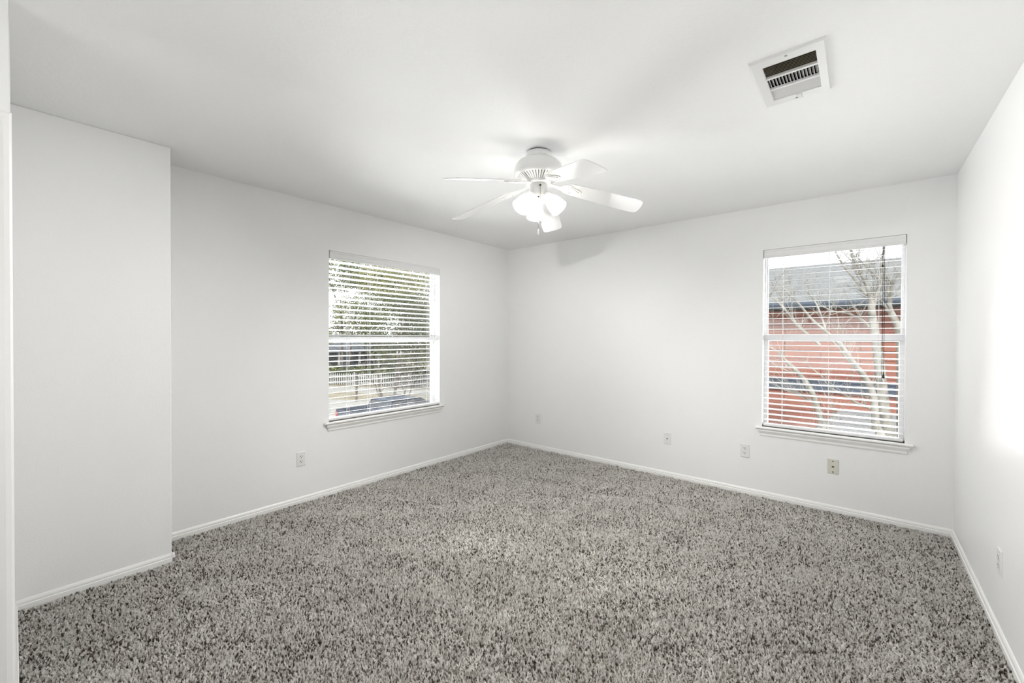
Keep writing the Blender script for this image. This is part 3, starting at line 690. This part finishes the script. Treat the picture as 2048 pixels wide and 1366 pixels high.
# dark wooden pole
m = MB(); m.tube([(0, 0, 0), (0, 0, 2.0)], [.075, .07], 12); m.lathe([(0, 2.06), (.09, 2.02), (.09, 1.98), (0, 1.98)], 12); po = m.build('wooden_post', X_dbark); po.location = (-21.4, 10.3, G); put(po, 'dark wooden post standing alone in front of the picket fence', 'post')

# ------------------------------------------------------------------ neighbour house seen through the back window
nh = empty('neighbour_house', (2.8, 7.0, G)); put(nh, 'neighbouring house with red board siding, grey shingle roof and dark gutter', 'house')
def n2(mb, nm, mt, **kw): return mb.build(nm, mt, nh, **kw)
z0_ = -G
m = MB(); m.box((-9, 0, 0), (9, 7, z0_+2.15)); n2(m, 'wall', X_siding)
m = MB(); ez = z0_+2.11; rz_ = z0_+3.40
vs = [(-9.4, -.38, ez), (9.4, -.38, ez), (9.4, 3.4, rz_), (-9.4, 3.4, rz_), (9.4, 7.4, ez), (-9.4, 7.4, ez)]
vs += [(x, y, z-.09) for x, y, z in vs]
m.add(vs, [(0, 1, 2, 3), (3, 2, 4, 5), (7, 6, 9, 8), (9, 11, 10, 8), (0, 6, 7, 1), (5, 4, 10, 11), (0, 3, 9, 6), (3, 5, 11, 9), (1, 7, 8, 2), (2, 8, 10, 4)])
sc_ = 34
for k in range(34):          # shingle courses
    t0 = k/sc_*1.0; t1 = (k+1)/sc_*1.0
    y0 = -.38+3.78*t0; y1 = -.38+3.78*t1; a0 = ez+(rz_-ez)*t0; a1 = ez+(rz_-ez)*t1
    m.add([(-9.4, y0, a0+.012), (9.4, y0, a0+.012), (9.4, y1, a1+.002), (-9.4, y1, a1+.002), (-9.4, y0, a0), (9.4, y0, a0)], [(0, 1, 2, 3), (4, 5, 1, 0)])
n2(m, 'roof', X_shingle)
m = MB(); m.extrude([(0, 0), (.11, 0), (.13, .06), (.125, .12), (.10, .125), (.10, .02), (0, .02)], (-9.4, -.38, ez-.12), (9.4, -.38, ez-.12), (0, -1, 0)); n2(m, 'gutter', X_gutter)
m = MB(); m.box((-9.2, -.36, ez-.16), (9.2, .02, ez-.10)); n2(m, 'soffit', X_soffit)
m = MB(); m.box((-9, -.035, z0_+.20), (1.25, 0, z0_+.44)); m.box((-9, -.05, z0_+.42), (1.25, 0, z0_+.46)); n2(m, 'band_board', X_gutter)
m = MB()   # low roof in front of the wall at the lower right
vs = [(-.9, -1.9, z0_-1.35), (5, -1.9, z0_-1.35), (5, 0, z0_-.12), (.35, 0, z0_-.12), (-.9, 0, z0_-1.35)]
m.add(vs, [(0, 1, 2, 3), (0, 3, 4)]); m.box((-.9, -1.9, z0_-1.45), (5, 0, z0_-1.36)); n2(m, 'porch_roof', X_shingle)

# bare pale trees between the houses
def at_y(u, v, Y):
    d = fw+rt*((u-1024)/F_PX)-up*((v-683)/F_PX); return CAM+d*((Y-CAM.y)/d.y)
def smooth(pts, k=4):
    out = []
    P = [pts[0]]+list(pts)+[pts[-1]]
    for i in range(1, len(P)-2):
        for j in range(k):
            t = j/k; a, b, c, d = P[i-1], P[i], P[i+1], P[i+2]
            out.append(.5*((2*b)+(c-a)*t+(2*a-5*b+4*c-d)*t*t+(3*b-a-3*c+d)*t*t*t))
    return out+[P[-2]]
def bare_tree(root_loc, label, trunks, limbs, seed, ntw):
    rnd = random.Random(seed); t = empty('bare_tree', root_loc); put(t, label, 'tree', None); R0 = Vector(root_loc)
    def L(p): return p-R0
    m = MB(); roots = []
    for pts, r0, r1 in trunks:
        P = smooth([L(p) for p in pts]); m.tube(P, [r0+(r1-r0)*i/(len(P)-1) for i in range(len(P))], 10)
    m.build('trunk', X_bark, t)
    m = MB(); allp = []
    for pts, r0, r1 in limbs:
        P = smooth([L(p) for p in pts]); rr = [r0+(r1-r0)*i/(len(P)-1) for i in range(len(P))]; m.tube(P, rr, 8); allp.append((P, rr))
    m.build('branches', X_bark, t)
    m = MB()
    for _ in range(ntw):
        P, rr = rnd.choice(allp); i = rnd.randint(1, len(P)-2); d = (P[i+1]-P[i]).normalized(); side = Vector((rnd.uniform(-1, 1), rnd.uniform(-.6, .6), rnd.uniform(-.3, 1.0)))
        ln = rnd.uniform(.15, .7); q = P[i]; dirn = (d*.5+side).normalized(); pts = [q]
        for s_ in range(4): dirn = (dirn+Vector((rnd.uniform(-.3, .3), rnd.uniform(-.3, .3), rnd.uniform(-.1, .35)))).normalized(); q = q+dirn*ln/4; pts.append(q)
        r_ = min(rr[i]*.5, .007); m.tube(pts, [r_, r_*.8, r_*.6, r_*.45, r_*.3], 5)
        for __ in range(3):
            k = rnd.randint(1, 3); e_ = pts[k]+(dirn+Vector((rnd.uniform(-1, 1), rnd.uniform(-.6, .6), rnd.uniform(-.4, .8)))).normalized()*ln*.45; m.tube([pts[k], (pts[k]+e_)/2+Vector((0, 0, .01)), e_], [r_*.5, r_*.4, r_*.25], 4)
    m.build('twigs', X_bark, t)
def pl(Y, *uv, dy=0):
    return [at_y(u, v, Y+dy*i) for i, (u, v) in enumerate(uv)]
b1_ = at_y(1778, 900, 4.2)
bare_tree((b1_.x, 4.2, G), 'pale barked bare tree close to the right side of the back window', [
    ([Vector((b1_.x, 4.2, G)), b1_]+pl(4.2, (1768, 820), (1760, 740), (1752, 680), (1745, 635), (1742, 600)), .085, .042),
    ([Vector((b1_.x+.25, 4.3, G)), at_y(1806, 900, 4.3)]+pl(4.3, (1803, 800), (1802, 700), (1796, 655), (1782, 625)), .07, .04)],
   [(pl(4.2, (1743, 606), (1735, 575), (1722, 545), (1706, 512), (1697, 480)), .030, .010), (pl(4.2, (1733, 590), (1712, 562), (1690, 535), (1672, 505), (1664, 480)), .020, .008),
    (pl(4.2, (1748, 612), (1754, 585), (1764, 560), (1762, 530), (1770, 490)), .022, .010), (pl(4.2, (1715, 555), (1708, 530), (1700, 500)), .012, .006), (pl(4.2, (1765, 562), (1745, 545), (1722, 522), (1706, 510)), .012, .005),
    (pl(4.3, (1784, 628), (1778, 600), (1785, 570), (1800, 545)), .030, .012), (pl(4.3, (1784, 632), (1766, 606), (1757, 590)), .022, .012), (pl(4.3, (1782, 606), (1776, 575), (1772, 540)), .018, .008),
    (pl(4.2, (1756, 668), (1735, 650), (1718, 636), (1690, 626), (1665, 622), (1640, 610)), .022, .008), (pl(4.2, (1720, 634), (1733, 610), (1748, 594)), .009, .005), (pl(4.2, (1706, 634), (1690, 650), (1680, 690)), .008, .004),
    (pl(4.2, (1771, 860), (1756, 820), (1748, 800), (1738, 770), (1700, 725), (1672, 690), (1650, 670)), .026, .010)], 11, 110)
b2_ = at_y(1668, 905, 2.3)
bare_tree((b2_.x, 2.3, G), 'slender grey bare tree with many stems leaning left across the back window', [
    ([Vector((b2_.x+.3, 2.3, G)), b2_]+pl(2.3, (1650, 865), (1638, 825), (1622, 780), (1596, 745), (1572, 722)), .05, .020),
    ([Vector((b2_.x+.35, 2.5, G)), at_y(1760, 905, 2.5)]+pl(2.5, (1752, 860), (1748, 800), (1735, 762), (1705, 722), (1680, 685)), .05, .022)],
   [(pl(2.3, (1574, 724), (1558, 705), (1534, 692)), .012, .007), (pl(2.3, (1600, 750), (1576, 742), (1550, 730), (1534, 716)), .012, .006), (pl(2.3, (1640, 830), (1625, 805), (1600, 790), (1570, 780), (1538, 762)), .014, .006),
    (pl(2.5, (1682, 690), (1655, 665), (1625, 640), (1600, 610), (1580, 590), (1560, 570)), .020, .008), (pl(2.5, (1652, 662), (1640, 625), (1628, 600), (1610, 580)), .012, .006), (pl(2.5, (1640, 690), (1600, 655), (1575, 625), (1552, 600), (1536, 590)), .018, .010),
    (pl(2.5, (1585, 638), (1565, 610), (1552, 580), (1541, 560)), .012, .006), (pl(2.3, (1650, 868), (1668, 830), (1650, 790), (1636, 760)), .009, .004), (pl(2.5, (1750, 820), (1712, 805), (1690, 790), (1660, 775), (1640, 748)), .018, .008),
    (pl(2.5, (1640, 750), (1622, 735), (1608, 720)), .008, .004), (pl(2.5, (1700, 720), (1690, 690), (1694, 660)), .008, .004), (pl(2.3, (1668, 905), (1640, 880), (1612, 860)), .01, .005)], 12, 110)
